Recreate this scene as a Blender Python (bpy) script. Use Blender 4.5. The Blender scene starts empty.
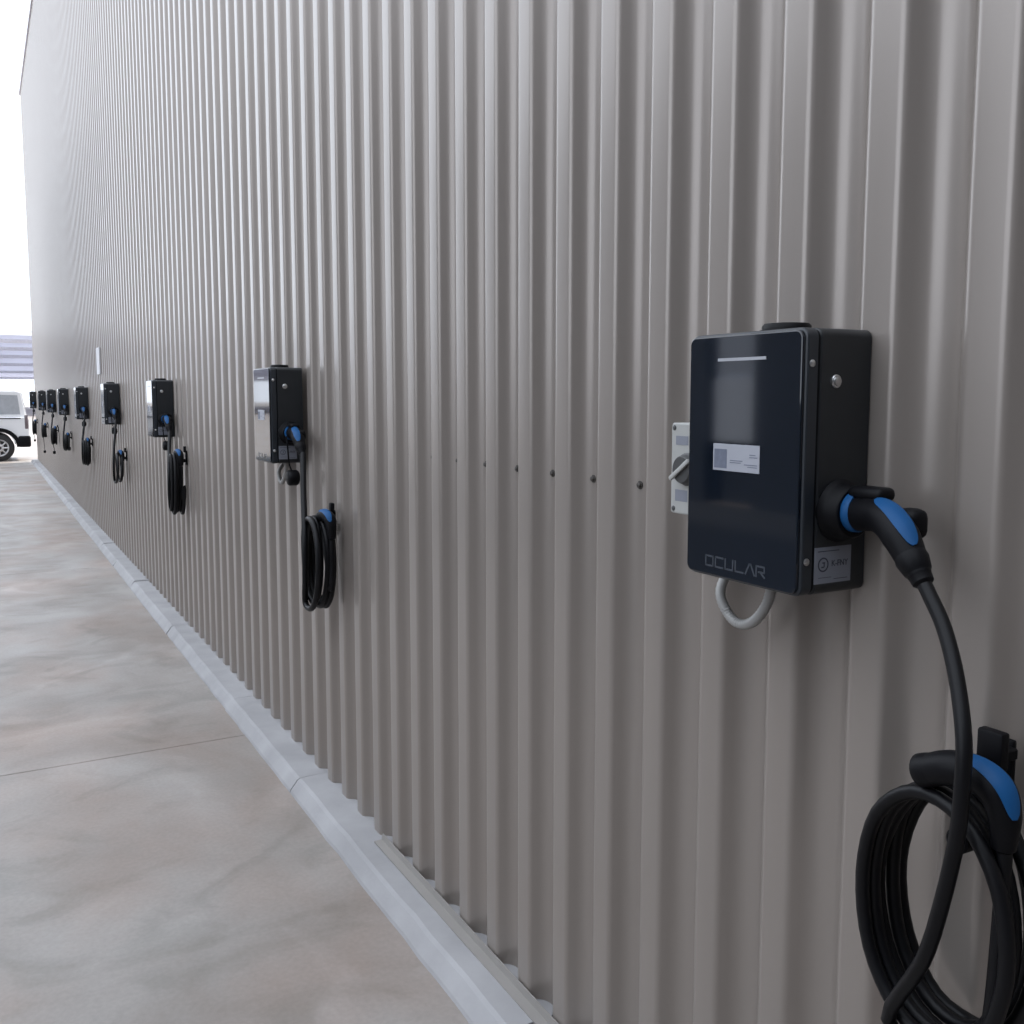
import bpy, bmesh, math, random
from mathutils import Vector, Matrix
random.seed(7)
PI = math.pi
S = bpy.context.scene
COL = S.collection

# ------------------------------------------------------------------ materials
def mat(name, col, rough=.5, metal=0., spec=.5, ior=1.5, coat=0., coat_rough=.05,
        vary=0., scale=(1, 1, 1), nscale=6., bump=0., bscale=80.):
    m = bpy.data.materials.new(name); m.use_nodes = True
    nt = m.node_tree; b = nt.nodes['Principled BSDF']
    b.inputs['Base Color'].default_value = (*col, 1)
    b.inputs['Roughness'].default_value = rough
    b.inputs['Metallic'].default_value = metal
    b.inputs['Specular IOR Level'].default_value = spec
    b.inputs['IOR'].default_value = ior
    b.inputs['Coat Weight'].default_value = coat
    b.inputs['Coat Roughness'].default_value = coat_rough
    tc = nt.nodes.new('ShaderNodeTexCoord')
    mp = nt.nodes.new('ShaderNodeMapping'); mp.inputs['Scale'].default_value = scale
    nt.links.new(tc.outputs['Object'], mp.inputs['Vector'])
    if vary:
        n = nt.nodes.new('ShaderNodeTexNoise'); n.inputs['Scale'].default_value = nscale
        n.inputs['Detail'].default_value = 6
        nt.links.new(mp.outputs['Vector'], n.inputs['Vector'])
        r = nt.nodes.new('ShaderNodeValToRGB')
        r.color_ramp.elements[0].position = .3; r.color_ramp.elements[1].position = .7
        r.color_ramp.elements[0].color = (*[c * (1 - vary) for c in col], 1)
        r.color_ramp.elements[1].color = (*[min(1, c * (1 + vary)) for c in col], 1)
        nt.links.new(n.outputs['Fac'], r.inputs['Fac'])
        nt.links.new(r.outputs['Color'], b.inputs['Base Color'])
    if bump:
        n2 = nt.nodes.new('ShaderNodeTexNoise'); n2.inputs['Scale'].default_value = bscale
        nt.links.new(mp.outputs['Vector'], n2.inputs['Vector'])
        bp = nt.nodes.new('ShaderNodeBump'); bp.inputs['Strength'].default_value = bump
        bp.inputs['Distance'].default_value = .002
        nt.links.new(n2.outputs['Fac'], bp.inputs['Height'])
        nt.links.new(bp.outputs['Normal'], b.inputs['Normal'])
    return m

M = {}
M['steel'] = mat('beige_painted_steel', (.272, .240, .216), .31, .30, .55, 1.5, coat=.2, coat_rough=.28, vary=.035, scale=(6, 1, .25), nscale=1.5)
M['kerb'] = mat('pale_concrete', (.305, .302, .308), .75, vary=.12, nscale=5, bump=.3, bscale=60)
M['trim'] = mat('beige_flashing', (.25, .235, .22), .5, vary=.05)
M['body'] = mat('charcoal_plastic', (.011, .013, .0155), .42, vary=.08, nscale=30, bump=.15, bscale=900)
M['rim'] = mat('dark_grey_cover', (.018, .022, .028), .38, vary=.05)
M['glass'] = mat('black_glass', (.004, .007, .013), .05, spec=.5, ior=1.60, vary=.1, nscale=3)
M['black'] = mat('black_plastic', (.003, .003, .0042), .5, spec=.16, vary=.1, nscale=40)
M['rubber'] = mat('black_rubber_cable', (.0035, .0035, .0045), .42, spec=.22, vary=.1, nscale=40)
M['blue'] = mat('blue_plastic', (.008, .070, .200), .5, spec=.2, vary=.05, nscale=20)
M['white'] = mat('white_label', (.33, .34, .38), .5, vary=.03)
M['greylabel'] = mat('grey_label', (.19, .20, .235), .5, vary=.03)
M['ink'] = mat('dark_ink', (.03, .035, .05), .6, vary=.05)
M['blueink'] = mat('bluish_print', (.12, .135, .18), .6, vary=.12, nscale=120)
M['silver'] = mat('silver_print', (.045, .052, .065), .35, vary=.05)
M['light'] = mat('pale_indicator', (.36, .37, .40), .35, vary=.02)
M['chrome'] = mat('screw_metal', (.62, .62, .62), .28, 1., vary=.05)
M['dullscrew'] = mat('dull_screw', (.085, .078, .072), .5, .4, vary=.1)
M['conduit'] = mat('pale_grey_conduit', (.30, .295, .285), .45, vary=.05)
M['isolator'] = mat('cream_plastic', (.36, .36, .345), .42, vary=.03)
M['darkgrey'] = mat('dark_grey_plastic', (.05, .05, .05), .45, vary=.05)
M['carwhite'] = mat('white_car_paint', (.80, .81, .83), .25, coat=.6, vary=.02)
M['carglass'] = mat('sky_pale_window', (.42, .44, .47), .06, ior=1.6, vary=.1)  # pale base colour stands in for bright sky mirrored in the panes
M['tyre'] = mat('tyre_rubber', (.02, .02, .021), .7, vary=.2, nscale=30)
M['alloy'] = mat('silver_alloy', (.55, .55, .56), .35, .7, vary=.05)
M['lamp'] = mat('smoked_lamp', (.16, .13, .14), .2, vary=.1)
M['canopy'] = mat('grey_steel_roof', (.72, .72, .78), .5, vary=.06)
M['canopybeam'] = mat('pale_steel_beam', (.75, .75, .79), .5, vary=.05)
M['added_shed'] = mat('added_dark_cladding', (.045, .05, .06), .6, vary=.1)
M['added_door'] = mat('added_pale_panel', (.68, .74, .86), .5, vary=.05)
M['sign'] = mat('white_plate', (.60, .60, .62), .4, vary=.03)

def translucent(m, col, fac):
    nt = m.node_tree; b = nt.nodes['Principled BSDF']; out = nt.nodes['Material Output']
    t = nt.nodes.new('ShaderNodeBsdfTranslucent'); t.inputs['Color'].default_value = (*col, 1)
    x = nt.nodes.new('ShaderNodeMixShader'); x.inputs['Fac'].default_value = fac
    nt.links.new(b.outputs[0], x.inputs[1]); nt.links.new(t.outputs[0], x.inputs[2]); nt.links.new(x.outputs[0], out.inputs['Surface'])
M['bright_sheet'] = mat('brightened_roof_sheet', (.6, .6, .66), .5, vary=.04); translucent(M['bright_sheet'], (.66, .67, .74), .52)  # translucency put in to brighten the shaded carport underside
M['asphalt'] = mat('added_asphalt', (.05, .05, .052), .85, vary=.25, nscale=60, bump=.4, bscale=150)

def floor_mat():
    m = bpy.data.materials.new('worn_concrete'); m.use_nodes = True
    nt = m.node_tree; b = nt.nodes['Principled BSDF']; L = nt.links.new
    tc = nt.nodes.new('ShaderNodeTexCoord')
    def noise(sc, det=5, mscale=(1, 1, 1), dist=0):
        mp = nt.nodes.new('ShaderNodeMapping'); mp.inputs['Scale'].default_value = mscale
        L(tc.outputs['Object'], mp.inputs['Vector'])
        n = nt.nodes.new('ShaderNodeTexNoise'); n.inputs['Scale'].default_value = sc
        n.inputs['Detail'].default_value = det; n.inputs['Distortion'].default_value = dist
        L(mp.outputs['Vector'], n.inputs['Vector']); return n.outputs['Fac']
    def ramp(f, p0, c0, p1, c1):
        r = nt.nodes.new('ShaderNodeValToRGB'); e = r.color_ramp.elements
        e[0].position = p0; e[0].color = (*c0, 1); e[1].position = p1; e[1].color = (*c1, 1)
        L(f, r.inputs['Fac']); return r.outputs['Color']
    def mixc(kind, fac, a, c):
        x = nt.nodes.new('ShaderNodeMix'); x.data_type = 'RGBA'; x.blend_type = kind
        if isinstance(fac, float): x.inputs[0].default_value = fac
        else: L(fac, x.inputs[0])
        L(a, x.inputs[6]); L(c, x.inputs[7]); return x.outputs[2]
    base = ramp(noise(1.1, 6, (1, 1, 1), .6), .34, (.222, .197, .176), .66, (.318, .296, .278))
    pink = ramp(noise(.9, 4, (1, 1.4, 1)), .42, (1, 1, 1), .66, (1.0, .88, .82))
    c = mixc('MULTIPLY', 1., base, pink)
    stain = ramp(noise(3.2, 8, (1, .7, 1), 1.5), .53, (1, 1, 1), .70, (.80, .815, .80))
    c = mixc('MULTIPLY', .9, c, stain)
    pale = ramp(noise(1.7, 7, (1, .8, 1), 1.2), .58, (1, 1, 1), .70, (1.16, 1.17, 1.19))
    c = mixc('MULTIPLY', 1., c, pale)
    fine = ramp(noise(60, 6), .3, (.93, .93, .93), .7, (1.05, 1.05, 1.05))
    c = mixc('MULTIPLY', 1., c, fine)
    L(c, b.inputs['Base Color'])
    rr = nt.nodes.new('ShaderNodeMapRange'); L(noise(2.2, 5), rr.inputs['Value'])
    rr.inputs['From Min'].default_value = .3; rr.inputs['From Max'].default_value = .7
    rr.inputs['To Min'].default_value = .42; rr.inputs['To Max'].default_value = .65
    L(rr.outputs['Result'], b.inputs['Roughness'])
    bp = nt.nodes.new('ShaderNodeBump'); bp.inputs['Strength'].default_value = .25; bp.inputs['Distance'].default_value = .003
    L(noise(25, 8), bp.inputs['Height']); L(bp.outputs['Normal'], b.inputs['Normal'])
    return m
M['floor'] = floor_mat()

# ------------------------------------------------------------------ helpers
def obj(name, bm, m, parent=None, smooth=False, loc=None, kind=None, ang=40):
    me = bpy.data.meshes.new(name)
    bmesh.ops.recalc_face_normals(bm, faces=bm.faces)
    bm.to_mesh(me); bm.free()
    me.materials.append(m if not isinstance(m, str) else M[m])
    if smooth:
        for p in me.polygons: p.use_smooth = True
        try: me.set_sharp_from_angle(angle=math.radians(ang))
        except Exception: pass
    o = bpy.data.objects.new(name, me); COL.objects.link(o)
    if parent: o.parent = parent
    if loc: o.location = loc
    if kind: o['kind'] = kind
    return o
def thing(name, label, cat, loc=(0, 0, 0), group=None):
    o = bpy.data.objects.new(name, None); COL.objects.link(o)
    o.location = loc; o.empty_display_size = .05
    return tag(o, label, cat, group)
def tag(o, label, cat, group=None):
    o['label'] = label; o['category'] = cat
    if group: o['group'] = group
    return o
def copy_tree(o, parent=None):
    c = o.copy(); COL.objects.link(c)
    if parent: c.parent = parent
    for ch in list(o.children): copy_tree(ch, c)
    return c

def box(bm, x0, x1, y0, y1, z0, z1, bev=0., seg=2):
    r = bmesh.ops.create_cube(bm, size=1)
    v = r['verts']
    bmesh.ops.scale(bm, vec=(x1 - x0, y1 - y0, z1 - z0), verts=v)
    bmesh.ops.translate(bm, vec=((x0 + x1) / 2, (y0 + y1) / 2, (z0 + z1) / 2), verts=v)
    if bev:
        es = list({e for w in v for e in w.link_edges})
        bmesh.ops.bevel(bm, geom=es, offset=bev, segments=seg, affect='EDGES', profile=.5)
    return bm
def nb(): return bmesh.new()
def slab(bm, x0, x1, y0, y1, z0, z1, rad, edge=.002, n=8):
    """slab in the xz plane with rounded corners of radius rad, thickness along y, small chamfer on the y0 side"""
    def ring(y, inset):
        pts = []
        for cx, cz, a0 in ((x1 - rad, z1 - rad, 0), (x0 + rad, z1 - rad, 90), (x0 + rad, z0 + rad, 180), (x1 - rad, z0 + rad, 270)):
            for k in range(n + 1):
                a = math.radians(a0 + 90 * k / n); r = rad - inset
                pts.append(bm.verts.new((cx + r * math.cos(a), y, cz + r * math.sin(a))))
        return pts
    rs = [ring(y1, edge * .6), ring(y1 - edge * .6, 0), ring(y0 + edge, 0), ring(y0 + edge * .3, edge * .3), ring(y0, edge)]
    N = len(rs[0])
    for a, b in zip(rs, rs[1:]):
        for k in range(N): bm.faces.new((a[k], a[(k + 1) % N], b[(k + 1) % N], b[k]))
    bm.faces.new(rs[0]); bm.faces.new(rs[-1])
    return bm
def frame_axes(d):
    d = d.normalized(); up = Vector((0, 0, 1)) if abs(d.z) < .9 else Vector((1, 0, 0))
    a = d.cross(up).normalized(); return a, d.cross(a).normalized()
def cyl(bm, p0, p1, r0, r1=None, n=24, cap=True, bev=0):
    p0, p1 = Vector(p0), Vector(p1); r1 = r0 if r1 is None else r1
    L = (p1 - p0); u = L.normalized(); ln = L.length
    prof = [(0, r0), (ln, r1)] if not bev else [(0, r0 - bev), (bev, r0), (ln - bev, r1), (ln, r1 - bev)]
    return lathe(bm, p0, u, prof, n, cap)
def lathe(bm, p0, axis, prof, n=24, cap=True):
    p0 = Vector(p0); u = Vector(axis).normalized(); a, b = frame_axes(u)
    rs = []
    for t, r in prof:
        rs.append([bm.verts.new(p0 + u * t + (a * math.cos(2 * PI * k / n) + b * math.sin(2 * PI * k / n)) * r) for k in range(n)])
    for A, B in zip(rs, rs[1:]):
        for k in range(n): bm.faces.new((A[k], A[(k + 1) % n], B[(k + 1) % n], B[k]))
    if cap: bm.faces.new(rs[0]); bm.faces.new(rs[-1])
    return bm
def catmull(pts, per=8, closed=False):
    P = [Vector(p) for p in pts]; out = []
    n = len(P)
    for i in range(n - 1):
        p0 = P[i - 1] if i else P[0] * 2 - P[1]; p1, p2 = P[i], P[i + 1]
        p3 = P[i + 2] if i + 2 < n else P[-1] * 2 - P[-2]
        for k in range(per):
            t = k / per
            out.append(.5 * ((2 * p1) + (-p0 + p2) * t + (2 * p0 - 5 * p1 + 4 * p2 - p3) * t * t + (-p0 + 3 * p1 - 3 * p2 + p3) * t ** 3))
    out.append(P[-1]); return out
def lerp_list(vals, per):
    out = []
    for i in range(len(vals) - 1):
        for k in range(per): out.append(vals[i] + (vals[i + 1] - vals[i]) * k / per)
    out.append(vals[-1]); return out
def sweep(bm, path, rad, n=12, sy=1.):
    """closed tube along a list of points; rad is a number or a list"""
    P = [Vector(p) for p in path]; m = len(P)
    R = rad if isinstance(rad, list) else [rad] * m
    t = [(P[min(i + 1, m - 1)] - P[max(i - 1, 0)]).normalized() for i in range(m)]
    a, _ = frame_axes(t[0]); rings = []
    for i in range(m):
        a = (a - t[i] * a.dot(t[i])).normalized(); b = t[i].cross(a)
        rings.append([bm.verts.new(P[i] + (a * math.cos(2 * PI * k / n) + b * math.sin(2 * PI * k / n) * sy) * R[i]) for k in range(n)])
    for A, B in zip(rings, rings[1:]):
        for k in range(n): bm.faces.new((A[k], A[(k + 1) % n], B[(k + 1) % n], B[k]))
    bm.faces.new(rings[0]); bm.faces.new(rings[-1])
    return bm
def arc_shell(bm, path, rad, thick, a0, a1, n=10):
    """a curved inlay wrapped over part of a tube in the xz plane; angle 0 = outward normal (up side), 90 = -y"""
    P = [Vector(p) for p in path]; m = len(P); rows = []
    for i in range(m):
        t = (P[min(i + 1, m - 1)] - P[max(i - 1, 0)]).normalized()
        yv = Vector((0, -1, 0)); nrm = t.cross(yv).normalized()
        if nrm.dot(Vector((.4, 0, 1))) < 0: nrm = -nrm
        e = math.sin(PI * i / (m - 1)) ** .35 if 0 < i < m - 1 else .25
        mid, half = (a0 + a1) / 2, (a1 - a0) / 2 * e
        o, q = [], []
        for k in range(n + 1):
            a = math.radians(mid - half + 2 * half * k / n)
            dv = nrm * math.cos(a) + yv * math.sin(a)
            o.append(bm.verts.new(P[i] + dv * (rad[i] + thick))); q.append(bm.verts.new(P[i] + dv * (rad[i] - thick)))
        rows.append((o, q))
    for (o0, q0), (o1, q1) in zip(rows, rows[1:]):
        for k in range(n):
            bm.faces.new((o0[k], o0[k + 1], o1[k + 1], o1[k])); bm.faces.new((q0[k], q1[k], q1[k + 1], q0[k + 1]))
        bm.faces.new((o0[0], o1[0], q1[0], q0[0])); bm.faces.new((o0[n], q0[n], q1[n], o1[n]))
    for o, q in (rows[0], rows[-1]):
        for k in range(n): bm.faces.new((o[k], q[k], q[k + 1], o[k + 1]))
    return bm
def text(name, body, size, loc, rot, m, parent, sx=1.):
    cu = bpy.data.curves.new(name, 'FONT'); cu.body = body; cu.size = size; cu.extrude = .0002
    cu.align_x = 'CENTER'; cu.align_y = 'CENTER'; cu.offset = size * .012
    t = bpy.data.objects.new('tmp', cu); COL.objects.link(t)
    dg = bpy.context.evaluated_depsgraph_get()
    me = bpy.data.meshes.new_from_object(t.evaluated_get(dg)); me.name = name
    bpy.data.objects.remove(t)
    o = bpy.data.objects.new(name, me); COL.objects.link(o)
    me.materials.clear(); me.materials.append(M[m])
    o.parent = parent; o.location = loc; o.rotation_euler = rot; o.scale = (sx, 1, 1)
    return o

# ------------------------------------------------------------------ the wall
XE = -27.75          # far end of the building
WH = 9.2             # wall height
PER, CR, FL, DEP = .18655, .066, .030, .042
X0W = -1.0245        # right end of one crest
def wall_profile(xa, xb):
    pts = []
    k0 = math.floor((xa - X0W) / PER) - 1; k1 = math.ceil((xb - X0W) / PER) + 1
    corners = []
    for k in range(k0, k1):
        xr = X0W + k * PER
        corners += [(xr - CR, 0), (xr, 0), (xr + FL, DEP), (xr + PER - CR - FL, DEP)]
    for i in range(1, len(corners) - 1):
        a, b, c = (Vector((*corners[j], 0)) for j in (i - 1, i, i + 1))
        r = .0105 if b.y < .01 else .0270       # tight bend on the rib, soft one in the pan
        u, v = (a - b).normalized(), (c - b).normalized()
        for s in range(8):
            t = s / 7; p = b + u * r * (1 - t) ** 2 + v * r * t ** 2
            pts.append((p.x, p.y))
    return [p for p in pts if xa <= p[0] <= xb]
prof = wall_profile(XE, 5.0)
bm = nb()
ZB = .062
levels = [ZB, 1.2, 2.4, 4.8, WH]
rows = [[bm.verts.new((x, y, z)) for x, y in prof] for z in levels]
for A, B in zip(rows, rows[1:]):
    for k in range(len(A) - 1): bm.faces.new((A[k], A[k + 1], B[k + 1], B[k]))
# thin sheet: back skin
back = [[bm.verts.new((x, y + .0015, z)) for x, y in prof] for z in (ZB, WH)]
for k in range(len(prof) - 1):
    bm.faces.new((back[0][k], back[1][k], back[1][k + 1], back[0][k + 1]))
    bm.faces.new((rows[0][k], back[0][k], back[0][k + 1], rows[0][k + 1]))
    bm.faces.new((rows[-1][k], rows[-1][k + 1], back[1][k + 1], back[1][k]))
for k in (0, len(prof) - 1):
    bm.faces.new([rows[i][k] for i in range(len(levels))] + [back[1][k], back[0][k]])
wall = obj('wall_right', bm, 'steel', smooth=True, kind='structure')
# fixing screws along one girt line, in the pans
smesh = None
for k in range(-31, -3):
    xr = X0W + k * PER; xc = xr + FL + (PER - CR - 2 * FL) * .28
    if smesh is None:
        b = nb(); lathe(b, (0, 0, 0), (0, -1, 0), [(0, .0095), (.0018, .0095), (.002, .0062), (.0065, .0058), (.0075, .0045)], 12)
        so = obj('screw', b, 'dullscrew', wall, smooth=True); smesh = so.data
    else:
        so = bpy.data.objects.new('screw', smesh); COL.objects.link(so); so.parent = wall
    so.location = (xc, DEP - .0003, 1.503)
    so['label'] = 'dark screw head'
# rest of the building behind the sheet
bm = nb(); box(bm, XE, XE + .1, DEP + .01, 14, .0, WH - .02)
obj('wall_far', bm, 'steel', kind='structure')
bm = nb(); box(bm, XE - .05, 5.05, -.03, 14, WH, WH + .12, .01)
obj('ceiling', bm, 'canopy', kind='structure')

# ------------------------------------------------------------------ ground
bm = nb()
# concrete slabs with saw-cut joints across the lane
joints = [-28.2, -26.2, -20.9, -15.6, -10.26, -4.76, .6, 6.0]
edges = [-260.] + joints + [30.]
for a, b_ in zip(edges, edges[1:]):
    box(bm, a + .0028, b_ - .0028, -120, 120, -.15, 0., .004, 1)
box(bm, -260, 30, -120, 120, -.2, -.012)
obj('floor', bm, 'floor', kind='structure')
# unseen asphalt lane added beyond the concrete, to darken the glass reflections
bm = nb(); box(bm, -27, 9, -9.19, -3.6, -.011, .004)
obj('added_lane', bm, 'asphalt', kind='structure')
# low concrete nib under the wall, splayed front, cast in lengths
bm = nb()
x = XE - .1
while x < 5.0:
    ln = random.choice((1.25, 1.25, 1.9)); xe = min(x + ln, 5.0); dz = random.uniform(-.003, .003); dy = random.uniform(-.004, .004)
    pr = [(.30, 0), (-.150 + dy, 0), (-.146 + dy, .012), (-.116 + dy, .052 + dz), (-.103 + dy, .060 + dz), (.30, .060 + dz)]
    ns = max(2, int((xe - x) / .12)); rws = []
    for i in range(ns + 1):
        xx = x + .003 + (xe - x - .006) * i / ns
        j = [random.uniform(-.0025, .0025) for _ in range(2)]
        rws.append([bm.verts.new((xx, y + (j[0] if 0 < q < 5 else 0), z + (j[1] if q in (3, 4) else 0))) for q, (y, z) in enumerate(pr)])
    for A, B in zip(rws, rws[1:]):
        for k in range(6): bm.faces.new((A[k], A[(k + 1) % 6], B[(k + 1) % 6], B[k]))
    bm.faces.new(rws[0]); bm.faces.new(rws[-1])
    x = xe
obj('trim_1', bm, 'kerb', kind='structure')
# beige flashing at the foot of the sheets, near end only
bm = nb()
pr = [(-.004, .0625), (-.040, .0625), (-.040, .066), (-.010, .067), (-.007, .088), (-.004, .088)]
A = [bm.verts.new((-3.22, y, z)) for y, z in pr]; B = [bm.verts.new((5.0, y, z)) for y, z in pr]
for k in range(6): bm.faces.new((A[k], A[(k + 1) % 6], B[(k + 1) % 6], B[k]))
bm.faces.new(A); bm.faces.new(B)
obj('trim_2', bm, 'trim', kind='structure')

# ------------------------------------------------------------------ chargers
W, D, H = .270, .147, .415
def logo_strokes(bm, x0, z0, w, h, gap, t, y):
    """six squared letters O C U L A R drawn as bars"""
    G = {'O': [((0, 0), (1, 0)), ((1, 0), (1, 1)), ((1, 1), (0, 1)), ((0, 1), (0, 0))],
         'C': [((1, 0), (0, 0)), ((0, 0), (0, 1)), ((0, 1), (1, 1))],
         'U': [((0, 1), (0, 0)), ((0, 0), (1, 0)), ((1, 0), (1, 1))],
         'L': [((0, 1), (0, 0)), ((0, 0), (1, 0))],
         'A': [((0, 0), (.45, 1)), ((.45, 1), (.65, 1)), ((.65, 1), (1.1, 0))],
         'R': [((0, 0), (0, 1)), ((0, 1), (1, 1)), ((1, 1), (1, .45)), ((1, .45), (.3, .45)), ((.5, .45), (1, 0))]}
    for i, ch in enumerate('OCULAR'):
        ox = x0 + i * (w + gap)
        for (ax, az), (bx, bz) in G[ch]:
            p, q = Vector((ox + ax * w, 0, z0 + az * h)), Vector((ox + bx * w, 0, z0 + bz * h))
            d = (q - p).normalized(); nv = Vector((-d.z, 0, d.x)) * t / 2; p -= d * t / 2; q += d * t / 2
            vs = []
            for yy in (y, y - .0005): vs.append([bm.verts.new(c + Vector((0, yy, 0))) for c in (p + nv, q + nv, q - nv, p - nv)])
            bm.faces.new(vs[0]); bm.faces.new(vs[1])
            for k in range(4): bm.faces.new((vs[0][k], vs[0][(k + 1) % 4], vs[1][(k + 1) % 4], vs[1][k]))
    return bm

def make_charger():
    # origin: right rear bottom edge on the wall crest; x to the left is negative
    t = thing('wall_charger', '', 'charger', (0, 0, 0), 'wall chargers in a row')
    y_b = -.001
    b = nb(); slab(b, -W, 0, -.112, y_b, 0, H, .014, .003); obj('housing', b, 'body', t, True, ang=18)
    b = nb(); slab(b, -W + .0025, -.0025, -.116, -.111, .0025, H - .0025, .012, .0005); obj('seam', b, 'black', t, True)
    b = nb(); slab(b, -W, 0, -.1405, -.1155, 0, H, .016, .004); cov = obj('cover', b, 'rim', t, True, ang=18)
    b = nb(); slab(b, -W + .004, -.004, -D, -.1395, .004, H - .004, .014, .0025); obj('glass_front', b, 'glass', t, True, ang=18)['label'] = 'glossy black glass front panel'
    b = nb(); box(b, -.193, -.080, -D - .0007, -D + .001, .3685, .3735); obj('light_bar', b, 'light', t)['label'] = 'pale horizontal light bar'
    b = nb(); logo_strokes(b, -.214, .0205, .0185, .0165, .0062, .0030, -D + .0002)
    obj('logo', b, 'silver', t)['label'] = 'dim silver lettered logo'
    b = nb(); box(b, -.200, -.089, -D - .0006, -D + .001, .1865, .2315); lab = obj('front_label', b, 'white', t)
    lab['label'] = 'white rectangular label on the glass'
    b = nb(); box(b, -.197, -.166, -D - .0010, -D - .0003, .1905, .2225); obj('printed_block', b, 'blueink', lab)
    b = nb()
    for z, xa, xb in ((0.2040, -.158, -.128), (0.2005, -.158, -.132), (0.1985, -.124, -.094), (0.1950, -.116, -.094), (0.2110, -.112, -.094), (0.2150, -.112, -.098)):
        box(b, xa, xb, -D - .0010, -D - .0003, z, z + .0012)
    obj('fine_print', b, 'blueink', lab)
    # right side: label, key lock, cover screws, socket
    b = nb(); box(b, -.001, .0007, -.1135 + .0015, -.033, .0185, .076); sl = obj('side_label', b, 'greylabel', t)
    sl['label'] = 'grey square label with round emblem'
    b = nb(); 
    yc, zc = -.094, .0485; ring = [(math.cos(2 * PI * k / 28), math.sin(2 * PI * k / 28)) for k in range(28)]
    for ro, ri in ((.0115, .0092),):
        lo = [[b.verts.new((xx, yc + c * r, zc + s * r)) for c, s in ring] for r in (ro, ri) for xx in (.0006, .0010)]
        for A, B in ((0, 1), (1, 3), (3, 2), (2, 0)):
            for k in range(28): b.faces.new((lo[A][k], lo[A][(k + 1) % 28], lo[B][(k + 1) % 28], lo[B][k]))
    for dy, dz, w_, h_ in ((.001, .003, .006, .002), (.002, -.001, .002, .006), (-.001, -.004, .006, .002)):
        box(b, .0005, .0010, yc + dy - w_ / 2, yc + dy + w_ / 2, zc + dz - h_ / 2, zc + dz + h_ / 2)
    box(b, .0005, .0010, -.106, -.060, .0690, .0703); box(b, .0005, .0010, -.070, -.040, .0240, .0249)
    box(b, .0005, .0010, -.104, -.076, .0275, .0282)
    obj('emblem', b, 'ink', sl)
    text('lettering', 'K-FNY', .0135, (.0008, -.058, .0490), (PI / 2, 0, PI / 2), 'ink', sl, .95)
    b = nb(); lathe(b, (-.001, -.079, .3335), (1, 0, 0), [(0, .0105), (.003, .0105), (.004, .0095), (.004, .0075), (.0065, .007), (.007, .006)], 20)
    kl = obj('key_lock', b, 'chrome', t, True); kl['label'] = 'round silver key lock'
    for z in (.3602, .0555):
        b = nb(); lathe(b, (-.001, -.1300, z), (1, 0, 0), [(0, .0058), (.0022, .0058), (.0036, .0040), (.0039, .002)], 14)
        obj('screw', b, 'chrome', t, True)['label'] = 'small bright screw'
    b = nb(); lathe(b, (-.002, -.062, .132), (1, 0, 0), [(0, .050), (.004, .050), (.007, .047), (.012, .043), (.030, .041), (.033, .038), (.033, .031), (.006, .030)], 36)
    obj('socket', b, 'black', t, True)
    b = nb(); lathe(b, (-.118, -.068, H - .002), (0, 0, 1), [(0, .044), (.005, .044), (.006, .040), (.013, .039), (.016, .036)], 32)
    obj('top_gland', b, 'black', t, True)
    return t

XS = [-1.063, -4.13, -7.36, -10.46, -13.70, -16.88, -19.86, -22.95, -27.10]
ZS = [1.389, 1.408, 1.400, 1.412, 1.398, 1.398, 1.394, 1.392, 1.392]
CL = ['nearest and largest black charger with a glossy glass front, beige wall behind',
      'second black charger along the wall, its cable coil hanging from a blue connector',
      'third black charger along the wall, above a narrow dark coil with a blue top',
      'fourth black charger along the wall, above an open loop of cable, below a white plate',
      'fifth black charger along the wall, above a small knotted cable coil',
      'sixth black charger along the wall, above a small round bundle of cable',
      'seventh black charger along the wall, third from the far end',
      'eighth black charger along the wall, second from the far end',
      'farthest black charger, at the end of the wall beside the white car']
proto = make_charger()
for i, x in enumerate(XS):
    o = proto if i == 0 else copy_tree(proto)
    o.location = (x, 0, ZS[i]); o['label'] = CL[i]

# ------------------------------------------------------------------ cables
def gun(root, pts, radii, name, accent=(8, 24), sy=1.15):
    """a hand-held connector: bent body, blue grip inlay, blue collar, black release latch"""
    P = catmull(pts, 6); R = lerp_list(radii, 6)
    b = nb(); sweep(b, P, R, 20); c = obj(name, b, 'black', root, True)
    b = nb(); arc_shell(b, P[accent[0]:accent[1]], R[accent[0]:accent[1]], .0022, -8, 54)
    obj('blue_grip', b, 'blue', c, True)['label'] = 'bright blue grip inlay'
    return c, P, R

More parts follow.
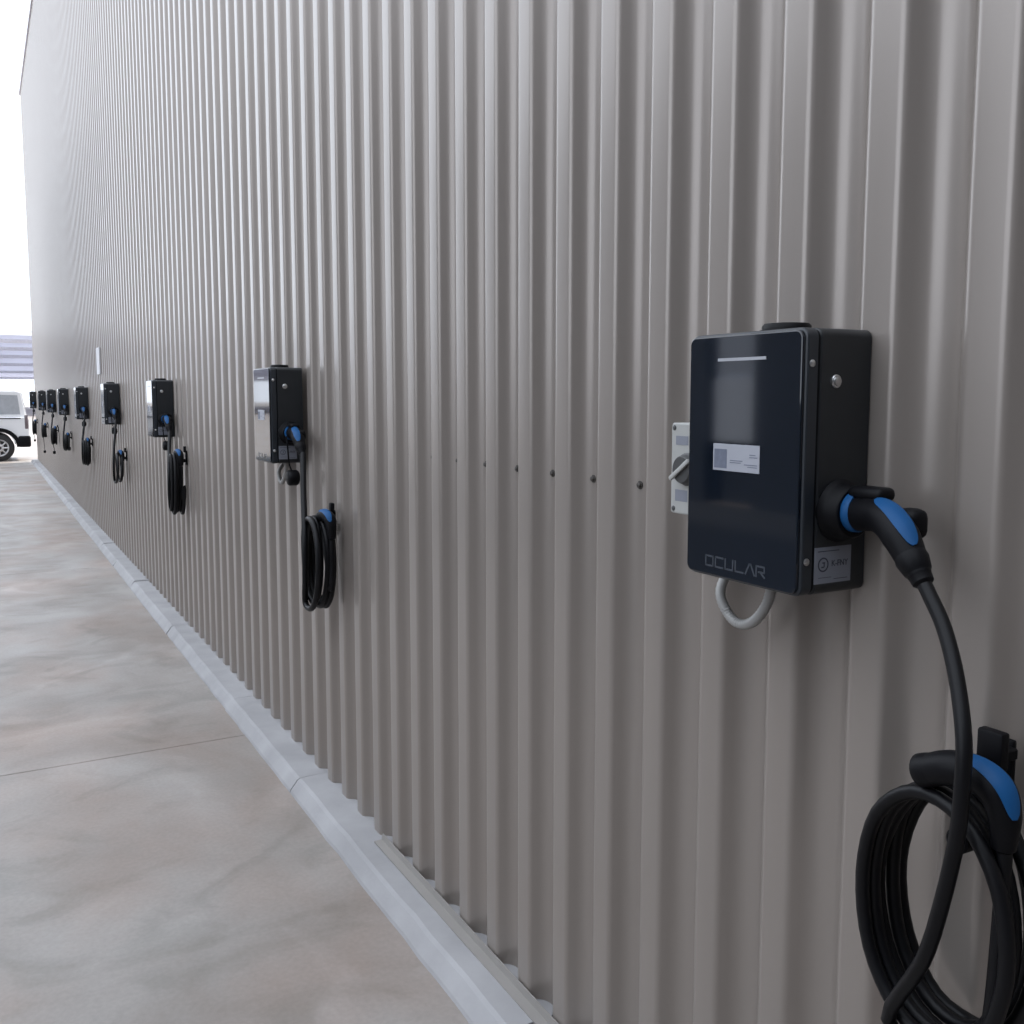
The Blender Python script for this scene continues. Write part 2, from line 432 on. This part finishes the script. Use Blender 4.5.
def make_cable(x0, zb, hx, ztop, zbot, turns, label, yc=-.07, seed=1, lw=.11, cap=True, spread=.075, dangle=None, rc=.0125, near=False, cdx=.0, cx=None, drop=.022):
    rnd = random.Random(seed)
    t = thing('charging_cable', label, 'cable', (x0, 0, 0), 'coiled charging cables')
    zs = zb + .132; ys = -.062
    # plug in the charger's side, local x from the side face
    yd = 1. if near else .1
    pts = [(.008, ys, zs), (.045, ys - .003 * yd, zs + .001), (.080, ys - .010 * yd, zs + .003), (.110, ys - .018 * yd, zs - .003), (.138, ys - .026 * yd, zs - .022), (.160, ys - .032 * yd, zs - .046), (.181, ys - .037 * yd, zs - .070)]
    rad = [.029, .0275, .0260, .0265, .0265, .0225, .0165]
    c, P, R = gun(t, pts, rad, 'plug', (13, 30))
    b = nb(); lathe(b, (.026, ys - .001, zs + .002), (1, .0, .02), [(0, .0300), (.004, .0318), (.014, .0318), (.018, .0300)], 28)
    obj('blue_collar', b, 'blue', c, True)['label'] = 'blue ring around the plug'
    b = nb(); box(b, .030, .094, ys - .020, ys + .018, zs + .022, zs + .043, .009, 3); obj('latch', b, 'black', c, True)
    b = nb(); box(b, .104, .146, ys - .010, ys + .030, zs - .030, zs + .016, .014, 3); obj('thumb_guard', b, 'black', c, True)
    b = nb(); lathe(b, Vector(pts[-2]), Vector(pts[-1]) - Vector(pts[-2]), [(0, .0225), (.008, .0235), (.026, .0195), (.030, .0165), (.044, .0150), (.048, rc)], 20)
    obj('strain_relief', b, 'black', c, True)
    # vehicle connector resting in the holster
    zc = ztop
    qx = hx + cdx; z0c = zc; zc = zc - (.006 if near else 0); qy = yc if near else -.028
    cp = [(qx - .070, qy - .035, zc - .031), (qx - .035, qy - .035, zc - .016), (qx, qy - .030, zc - .013), (qx + .026, qy - .026, zc - .026), (qx + .037, qy - .024, zc - .056), (qx + .037, qy - .022, zc - .100)]
    c2, P2, R2 = gun(t, cp, [.022, .024, .024, .0245, .021, .015], 'connector', (10, 25) if near else (5, 22))
    b = nb(); lathe(b, Vector(cp[0]), Vector(cp[0]) - Vector(cp[1]), [(-.012, .0225), (0, .0235), (.010, .0235), (.012, .022), (.012, .018), (.002, .017)], 22)
    obj('nose', b, 'black', c2, True)
    # the cable itself: hangs from the plug, runs into the coil, ends at the connector
    d = (Vector(pts[-1]) - Vector(pts[-2])).normalized()
    path = [Vector(pts[-1]) + d * .01, Vector(pts[-1]) + d * .034]
    cx = hx - .02 if cx is None else cx; zt = zc - drop - (0 if near else .008); zh = (zt - zbot) / 2; zm = (zt + zbot) / 2
    if near:
        # Measured run of the nearest cable
        path += [Vector((.236, -.115, 1.387)), Vector((.272, -.135, 1.331)), Vector((.3025, -.158, 1.264)), Vector((.308, -.165, 1.201)), Vector((.304, -.165, 1.136)), Vector((.285, -.162, 1.04)), Vector((.255, -.155, .94))]
        yfront = -.135
    else:
        zx = path[-1].z; xa = cx - lw * .12
        path += [Vector((path[-1].x + (xa - path[-1].x) * .45, ys - .030, zx + (zm - zx) * .35)), Vector((xa, yc - .05, zx + (zm - zx) * .75)), Vector((xa + .01, yc - .055, zm - zh * .35))]
        yfront = yc - spread / 2 - .008
    npt = 10
    for k in range(int(turns * npt) + 1):
        a = -PI / 2 - .4 + 2 * PI * k / npt
        f = k / (turns * npt); tn = k / npt
        j = math.sin(int(tn + .2) * 2.3 + seed) * (.10 if near else .20)
        y = yfront + spread * f
        path.append(Vector((cx + lw * (1 + j * .8) * math.cos(a) + .012 * j * 3, y, zm + zh * (1 + (j * .35 if math.sin(a) < 0 else 0)) * math.sin(a))))
    last = path[-1]
    path += [Vector((qx + .036, qy - .03, zm - zh * .55)), Vector((qx + .040, qy - .025, zc - .19)), Vector(P2[-1]) + Vector((.001, 0, -.004))]
    b = nb(); sweep(b, catmull(path, 4), rc, 10 if not near else 14); obj('cord', b, 'rubber', t, True)
    # straps of the coil
    if dangle:
        dp = [Vector((hx - .03, yc - .02, zbot + .12)), Vector((hx - .01, yc - .03, zbot - .02)), Vector((hx + .0, yc - .02, dangle + .05)), Vector((hx + .005, yc - .02, dangle))]
        b = nb(); sweep(b, catmull(dp, 5), .006, 8); st = obj('hanging_strap', b, 'black', t, True)
        b = nb(); lathe(b, dp[-1] + Vector((0, 0, .01)), (0, 0, -1), [(0, .010), (.005, .024), (.04, .026), (.055, .018), (.06, .006)], 14); obj('strap_end', b, 'black', st, True)
    if cap:
        cp_ = Vector((.046, ys - .004, zb - .060))
        b = nb(); sweep(b, catmull([Vector((.055, ys - .03, zs - .012)), Vector((.062, ys - .028, zs - .06)), Vector((.052, ys - .02, zb + .0)), cp_ + Vector((0, 0, .02))], 6), .0035, 8)
        te = obj('tether', b, 'black', t, True)
        b = nb(); lathe(b, cp_ + Vector((0, -.026, 0)), (0, 1, 0), [(0, .020), (.004, .030), (.010, .034), (.042, .034), (.050, .028), (.052, .02)], 24)
        obj('dust_cap', b, 'black', te, True)
    return t

def make_holster(x, z, yc, label, px=-.02, pz=-.0605, near=False):
    t = thing('cable_holster', label, 'cable holder', (x, 0, z), 'cable holsters on the wall')
    b = nb(); box(b, -.050, -.002, -.010, .0008, -.10, .0, .004, 2); obj('wall_plate', b, 'black', t, True)
    b = nb(); cyl(b, (px, -.008, pz), (px, yc - .030 if near else -.026, pz), .017 if near else .013, None, 28, True, .003); obj('peg', b, 'black', t, True)
    b = nb()
    if near: box(b, -.010, .006, -.056, -.009, -.024, -.008, .002, 1); box(b, -.018, .020, -.068, -.050, -.028, .026, .004, 2)
    else: box(b, -.014, .012, -.026, -.009, -.012, .030, .003, 2)
    obj('top_tab', b, 'black', t, True)
    return t

cab = [  # hx (from charger edge), top z, bottom z, turns, options
    dict(hx=.275, ztop=1.226, zbot=.800, turns=5.1, seed=1, lw=.114, cdx=.018, cap=False, near=True, rc=.0104, yc=-.085, spread=.105, cx=.232, drop=.062),
    dict(hx=.42, ztop=1.242, zbot=.860, turns=3.6, seed=2, lw=.105, cdx=.06),
    dict(hx=.48, ztop=1.325, zbot=.905, turns=4.3, seed=5, lw=.07),
    dict(hx=.42, ztop=1.165, zbot=.860, turns=1.8, seed=3, lw=.135),
    dict(hx=.36, ztop=1.160, zbot=.830, turns=3.4, seed=4, lw=.10),
    dict(hx=.36, ztop=1.120, zbot=.860, turns=4.2, seed=6, lw=.10),
    dict(hx=.40, ztop=1.140, zbot=.830, turns=3.4, seed=7, lw=.08, dangle=.69),
    dict(hx=.42, ztop=1.120, zbot=.840, turns=3.0, seed=8, lw=.08, dangle=.55),
    dict(hx=.42, ztop=1.110, zbot=.760, turns=2.6, seed=9, lw=.08, dangle=.62)]
KL = ['thick black cable with blue grips, plugged into the nearest charger and coiled at lower right',
      'black cable with a blue connector, coiled below the second charger',
      'black cable in a long narrow coil with blue on top, below the third charger',
      'black cable hanging in one open loop below the fourth charger',
      'black cable in a small knotted coil below the fifth charger',
      'black cable in a small dark bundle below the sixth charger',
      'thin dark cable coil with a dangling end, below the seventh charger',
      'thin dark cable coil with a dangling end, below the eighth charger',
      'faint dark cable hanging below the farthest charger at the wall end']
HL = ['black wall holster with a raised tab, carrying the nearest cable coil',
      'small black wall holster under the second charger', 'small black wall holster under the third charger',
      'small black wall holster under the fourth charger', 'tiny black wall holster under the fifth charger',
      'tiny black wall holster under the sixth charger', 'tiny black wall holster under the seventh charger',
      'tiny black wall holster under the eighth charger', 'tiny black wall holster under the farthest charger']
for i, c in enumerate(cab):
    make_cable(XS[i], ZS[i], label=KL[i], **c)
    make_holster(XS[i] + c['hx'], c['ztop'], c.get('yc', -.07), HL[i], c.get('cx', c['hx'] - .02) - c['hx'] + (.035 if c.get('near') else -.012), -c.get('drop', .022) - c.get('rc', .0125) - (.050 if c.get('near') else .036), c.get('near', False))

# pale flexible conduit loops under the two nearest chargers
def conduit(x0, zb, label):
    t = thing('conduit', label, 'conduit', (x0, 0, zb), 'conduit loops')
    pts = [(-.297, -.045, .012 - .0), (-.299, -.012, -.010), (-.288, -.048, -.050), (-.262, -.052, -.085), (-.226, -.055, -.098), (-.190, -.055, -.085), (-.163, -.052, -.050), (-.153, -.050, -.012), (-.152, -.050, -.001)]
    pts[0] = (-.300, .030, .010)
    P = catmull(pts, 12); R = [.0098 if k % 2 else .0086 for k in range(len(P))]
    b = nb(); sweep(b, P, R, 14); obj('flexible_pipe', b, 'conduit', t, True)
    b = nb(); lathe(b, (-.152, -.050, -.0005), (0, 0, -1), [(0, .014), (.012, .014), (.013, .012), (.02, .0115)], 16); obj('gland', b, 'conduit', t, True)
conduit(XS[0], ZS[0], 'pale grey conduit looping beneath the nearest charger')
conduit(XS[1] + .05, ZS[1], 'pale conduit loop peeking out beneath the second charger')

# isolator switch left of the nearest charger
t = thing('isolator_switch', 'cream isolator switch with dark rotary handle, half hidden behind the nearest charger', 'switch', (-1.412, 0, 1.563))
b = nb(); slab(b, -.050, .050, -.080, -.0005, -.0865, .0865, .006, .003); obj('enclosure', b, 'isolator', t, True, ang=18)
b = nb(); lathe(b, (0, -.0795, .0), (0, -1, 0), [(0, .031), (.004, .031), (.006, .028), (.016, .026), (.018, .024)], 28); h = obj('rotary_handle', b, 'darkgrey', t, True)
h['label'] = 'dark round handle with a pale bar'
b = nb(); box(b, -.033, .033, -.0035, .0035, -.0045, .0045, .0025, 2)
bmesh.ops.transform(b, matrix=Matrix.Translation((0, -.1005, 0)) @ Matrix.Rotation(math.radians(-35), 4, 'Y'), verts=b.verts); obj('pointer_bar', b, 'isolator', h, True)
for sx in (-1, 1):
    for sz in (-1, 1):
        b = nb(); lathe(b, (sx * .041, -.0795, sz * .077), (0, -1, 0), [(0, .0052), (.0012, .0052), (.002, .004)], 12); obj('screw', b, 'darkgrey', t, True)
b = nb(); box(b, -.036, .0, -.0806, -.0795, .045, .062); obj('rating_label', b, 'greylabel', t)
b = nb(); box(b, -.036, .0, -.0806, -.0795, -.062, -.040); obj('rating_label', b, 'greylabel', t)

# small white plate on the far wall
t = thing('sign_plate', 'narrow white plate on the wall above the fourth charger', 'sign', (-12.2, 0, 2.105))
b = nb(); box(b, -.15, .15, -.016, -.0005, -.155, .155, .004, 2); obj('plate', b, 'sign', t)
for sz in (-1, 1):
    b = nb(); lathe(b, (0, -.0155, sz * .135), (0, -1, 0), [(0, .006), (.002, .005)], 12); obj('screw', b, 'chrome', t, True)

# ------------------------------------------------------------------ white car beyond the wall end (rear towards the wall)
CX, CY = -28.33, -.11      # near flank, rear bumper
car = thing('car', 'white four-wheel-drive wagon with black bumper corner, parked past the wall end', 'car', (CX, CY, 0))
def prism_yz(bm, prof, xa, xb, bev=0, seg=2):
    A = [bm.verts.new((xa, y, z)) for y, z in prof]; B = [bm.verts.new((xb, y, z)) for y, z in prof]
    n = len(prof); fs = [bm.faces.new(A), bm.faces.new(B)]
    es = []
    for k in range(n): fs.append(bm.faces.new((A[k], A[(k + 1) % n], B[(k + 1) % n], B[k])))
    if bev:
        es = [e for e in bm.edges if abs(e.verts[0].co.x - e.verts[1].co.x) < 1e-6]
        bmesh.ops.bevel(bm, geom=es, offset=bev, segments=seg, affect='EDGES')
    return bm
def arch(cy, r, n=10): return [(cy + r * math.cos(a), .37 + r * math.sin(a)) for a in [PI * k / n for k in range(n + 1)]]
WR, WF = -.74, -3.45
low = [(-.03, .50), (-.03, 1.08), (-.10, 1.16), (-3.35, 1.14), (-4.45, 1.06), (-4.62, .95), (-4.64, .45), (-3.9, .38)]
low += [(y, z) for y, z in arch(WF, .42)[::-1]] + [(-2.9, .34), (-1.2, .34)] + [(y, z) for y, z in arch(WR, .42)[::-1]] + [(-.25, .42)]
b = nb(); prism_yz(b, low, -1.82, 0, .03, 3); obj('body', b, 'carwhite', car, True)
top = [(-.06, 1.12), (-.16, 1.80), (-.30, 1.86), (-2.35, 1.87), (-2.62, 1.82), (-3.30, 1.12)]
b = nb(); prism_yz(b, top, -1.74, -.08, .04, 3); obj('cabin', b, 'carwhite', car, True)
for side in (0, 1):
    xa, xb = (-.082, -.0765) if side == 0 else (-1.7435, -1.738)
    for pr in ([(-.22, 1.22), (-.27, 1.72), (-.98, 1.74), (-.98, 1.22)], [(-1.08, 1.22), (-1.08, 1.74), (-1.85, 1.75), (-1.85, 1.22)], [(-1.95, 1.22), (-1.95, 1.75), (-2.50, 1.74), (-2.95, 1.22)]):
        b = nb(); prism_yz(b, pr, xa, xb); obj('window', b, 'carglass', car)
    x1, x2 = (-.004, .012) if side == 0 else (-1.832, -1.816)
    b = nb(); box(b, x1, x2, -3.4, -.22, 1.105, 1.130, .004); obj('side_moulding', b, 'black', car)
    x1, x2 = (-.03, .006) if side == 0 else (-1.826, -1.79)
    b = nb(); box(b, x1, x2, -.13, -.05, .84, 1.20, .01); obj('tail_lamp', b, 'lamp', car, True)
    for cy in (WR, WF):
        x1, x2 = (-.02, .035) if side == 0 else (-1.855, -1.80)
        b = nb(); o_, i_ = arch(cy, .50, 16), arch(cy, .405, 16); pr = o_ + i_[::-1]
        vs = [[b.verts.new((xx, y, z)) for y, z in pr] for xx in (x1, x2)]; n = len(pr)
        for k in range(n - 1):
            b.faces.new((vs[0][k], vs[0][k + 1], vs[1][k + 1], vs[1][k]))
        for vv in vs:
            for k in range(16): b.faces.new((vv[k], vv[k + 1], vv[n - 2 - k], vv[n - 1 - k]))
        b.faces.new((vs[0][0], vs[1][0], vs[1][-1], vs[0][-1]))
        obj('wheel_arch', b, 'black', car, True)
        xo = .012 if side == 0 else -1.832; dr = -1 if side == 0 else 1
        b = nb(); lathe(b, (xo, cy, .352), (dr, 0, 0), [(.02, .21), (.0, .225), (.0, .30), (.025, .345), (.06, .352), (.19, .352), (.225, .335), (.235, .22)], 40); w = obj('tyre', b, 'tyre', car, True)
        b = nb(); lathe(b, (xo, cy, .352), (dr, 0, 0), [(.002, .05), (.0, .06), (.012, .075), (.03, .14), (.03, .175), (-.002, .205), (-.002, .222), (.03, .224)], 36)
        for k in range(8):
            a = 2 * PI * k / 8; p0 = Vector((xo + dr * .016, cy + .06 * math.cos(a), .352 + .06 * math.sin(a))); p1 = Vector((xo + dr * .012, cy + .20 * math.cos(a), .352 + .20 * math.sin(a)))
            cyl(b, p0, p1, .016, .02, 8)
        obj('rim', b, 'alloy', w, True)
        b = nb(); lathe(b, (xo - dr * .006, cy, .352), (dr, 0, 0), [(0, .03), (.01, .048), (.02, .05)], 16); obj('hub_cap', b, 'darkgrey', w, True)
b = nb(); box(b, -1.86, .04, -.30, .0, .36, .66, .05, 3); obj('rear_bumper', b, 'black', car, True)
b = nb(); box(b, -1.84, .02, -4.72, -4.45, .34, .66, .05, 3); obj('front_bumper', b, 'black', car, True)
b = nb(); prism_yz(b, [(-.088, 1.22), (-.165, 1.74), (-.150, 1.74), (-.070, 1.22)], -1.55, -.28); obj('rear_window', b, 'carglass', car)
b = nb(); prism_yz(b, [(-3.24, 1.18), (-2.66, 1.79), (-2.645, 1.80), (-3.22, 1.20)], -1.62, -.2)
bmesh.ops.translate(b, vec=(0, -.03, .01), verts=b.verts); obj('windscreen', b, 'carglass', car)
for xx in (-.28, -1.54):
    b = nb(); box(b, xx - .16, xx + .16, -4.66, -4.55, .72, .92, .03, 2); obj('headlamp', b, 'chrome', car, True)
for s, xx in ((1, .0), (-1, -1.82)):
    b = nb(); box(b, min(xx, xx + s * .19), max(xx, xx + s * .19), -3.02, -2.90, 1.16, 1.34, .03, 2); obj('wing_mirror', b, 'carwhite', car, True)

# ------------------------------------------------------------------ open carport far beyond the wall end
XC = -92
cp = thing('carport', 'long pale steel carport roof far away, above the white car', 'carport', (XC, -4, 0))
def roofz(x): return 7.1 + (x - XC) * .034          # falls away from us
b = nb()
A = [b.verts.new((x - XC, y + 4, roofz(x) + dz)) for x, y, dz in ((XC, -44, .05), (XC, 34, .05), (XC - 75, 34, .05), (XC - 75, -44, .05))]
B = [b.verts.new((x - XC, y + 4, roofz(x) + dz)) for x, y, dz in ((XC, -44, .12), (XC, 34, .12), (XC - 75, 34, .12), (XC - 75, -44, .12))]
b.faces.new(A); b.faces.new(B)
for k in range(4): b.faces.new((A[k], A[(k + 1) % 4], B[(k + 1) % 4], B[k]))
obj('roof_sheet', b, 'bright_sheet', cp)
for dx in (.1, 8, 17, 28, 42, 58, 74.8):
    zr = roofz(XC - dx)
    b = nb(); box(b, -dx - .12, -dx + .12, -40, 38, zr - .30, zr + .049, .01, 1); obj('purlin', b, 'canopybeam', cp)
for dx in (1.5, 38, 73):
    for y in (-40, -16, 20):
        b = nb(); box(b, -dx - .12, -dx + .12, y + 3.88, y + 4.12, 0, roofz(XC - dx) + .04, .01, 1); obj('post', b, 'canopybeam', cp)

# ------------------------------------------------------------------ unseen dark buildings added behind the camera to shape the reflections
bm = nb()
box(bm, -10.9, -9.3, -15, -9.2, 0, 7.2); box(bm, -22, -12.0, -15, -9.2, 0, 7.2); box(bm, -12.0, -10.9, -15, -9.2, 3.6, 7.2); box(bm, -12.0, -10.9, -15, -9.5, 0, 3.6)
box(bm, -9.3, 2.2, -9.6, -9.2, 0, 1.8); box(bm, 2.2, 9, -15, -9.2, 0, 7.5)
obj('added_wall_left', bm, 'added_shed', kind='structure')
bm = nb(); box(bm, -11.99, -10.91, -9.42, -9.36, 0.98, 1.97)  # added pale panel, gives the charger glass its grey reflected patch
for k in range(12): box(bm, -11.99 + k * .0915, -11.99 + k * .0915 + .06, -9.44, -9.40, 1.97, 3.6)
obj('added_door_1', bm, 'added_door', kind='structure')
bm = nb(); box(bm, 5.0, 5.3, -9.2, .0, 0, 8.0)  # added end block, keeps the right-facing rib flanks dark
obj('added_wall_back', bm, 'added_shed', kind='structure')

# ------------------------------------------------------------------ light
w = bpy.data.worlds.new('overcast'); S.world = w; w.use_nodes = True
bg = w.node_tree.nodes['Background']; bg.inputs['Color'].default_value = (.83, .895, 1, 1); bg.inputs['Strength'].default_value = 2.7
sl = bpy.data.lights.new('sun', 'SUN'); sl.energy = 7.0; sl.angle = math.radians(4); sl.color = (1, .96, .9)
so = bpy.data.objects.new('sun', sl); COL.objects.link(so)
so.rotation_euler = Vector((.35, -1, -1.25)).to_track_quat('-Z', 'Y').to_euler(); so.location = (-10, 10, 20)

# ------------------------------------------------------------------ camera
cd = bpy.data.cameras.new('camera'); cam = bpy.data.objects.new('camera', cd); COL.objects.link(cam); S.camera = cam
F = 960.; cd.sensor_width = 36; cd.sensor_fit = 'HORIZONTAL'; cd.lens = F / 1024 * 36; cd.shift_y = -21 / 1024
cd.clip_start = .02; cd.clip_end = 400
fwd = Vector((-.8714143, .48056148, -.09847733)); right = Vector((.48290876, .87567068, 0)); up = right.cross(fwd)
mw = Matrix((right, up, -fwd)).transposed().to_4x4(); mw.translation = (0, -1.235, 1.70); cam.matrix_world = mw

vs = S.view_settings; vs.view_transform = 'Standard'; vs.look = 'None'; vs.exposure = 0; vs.gamma = 1; vs.use_curve_mapping = False
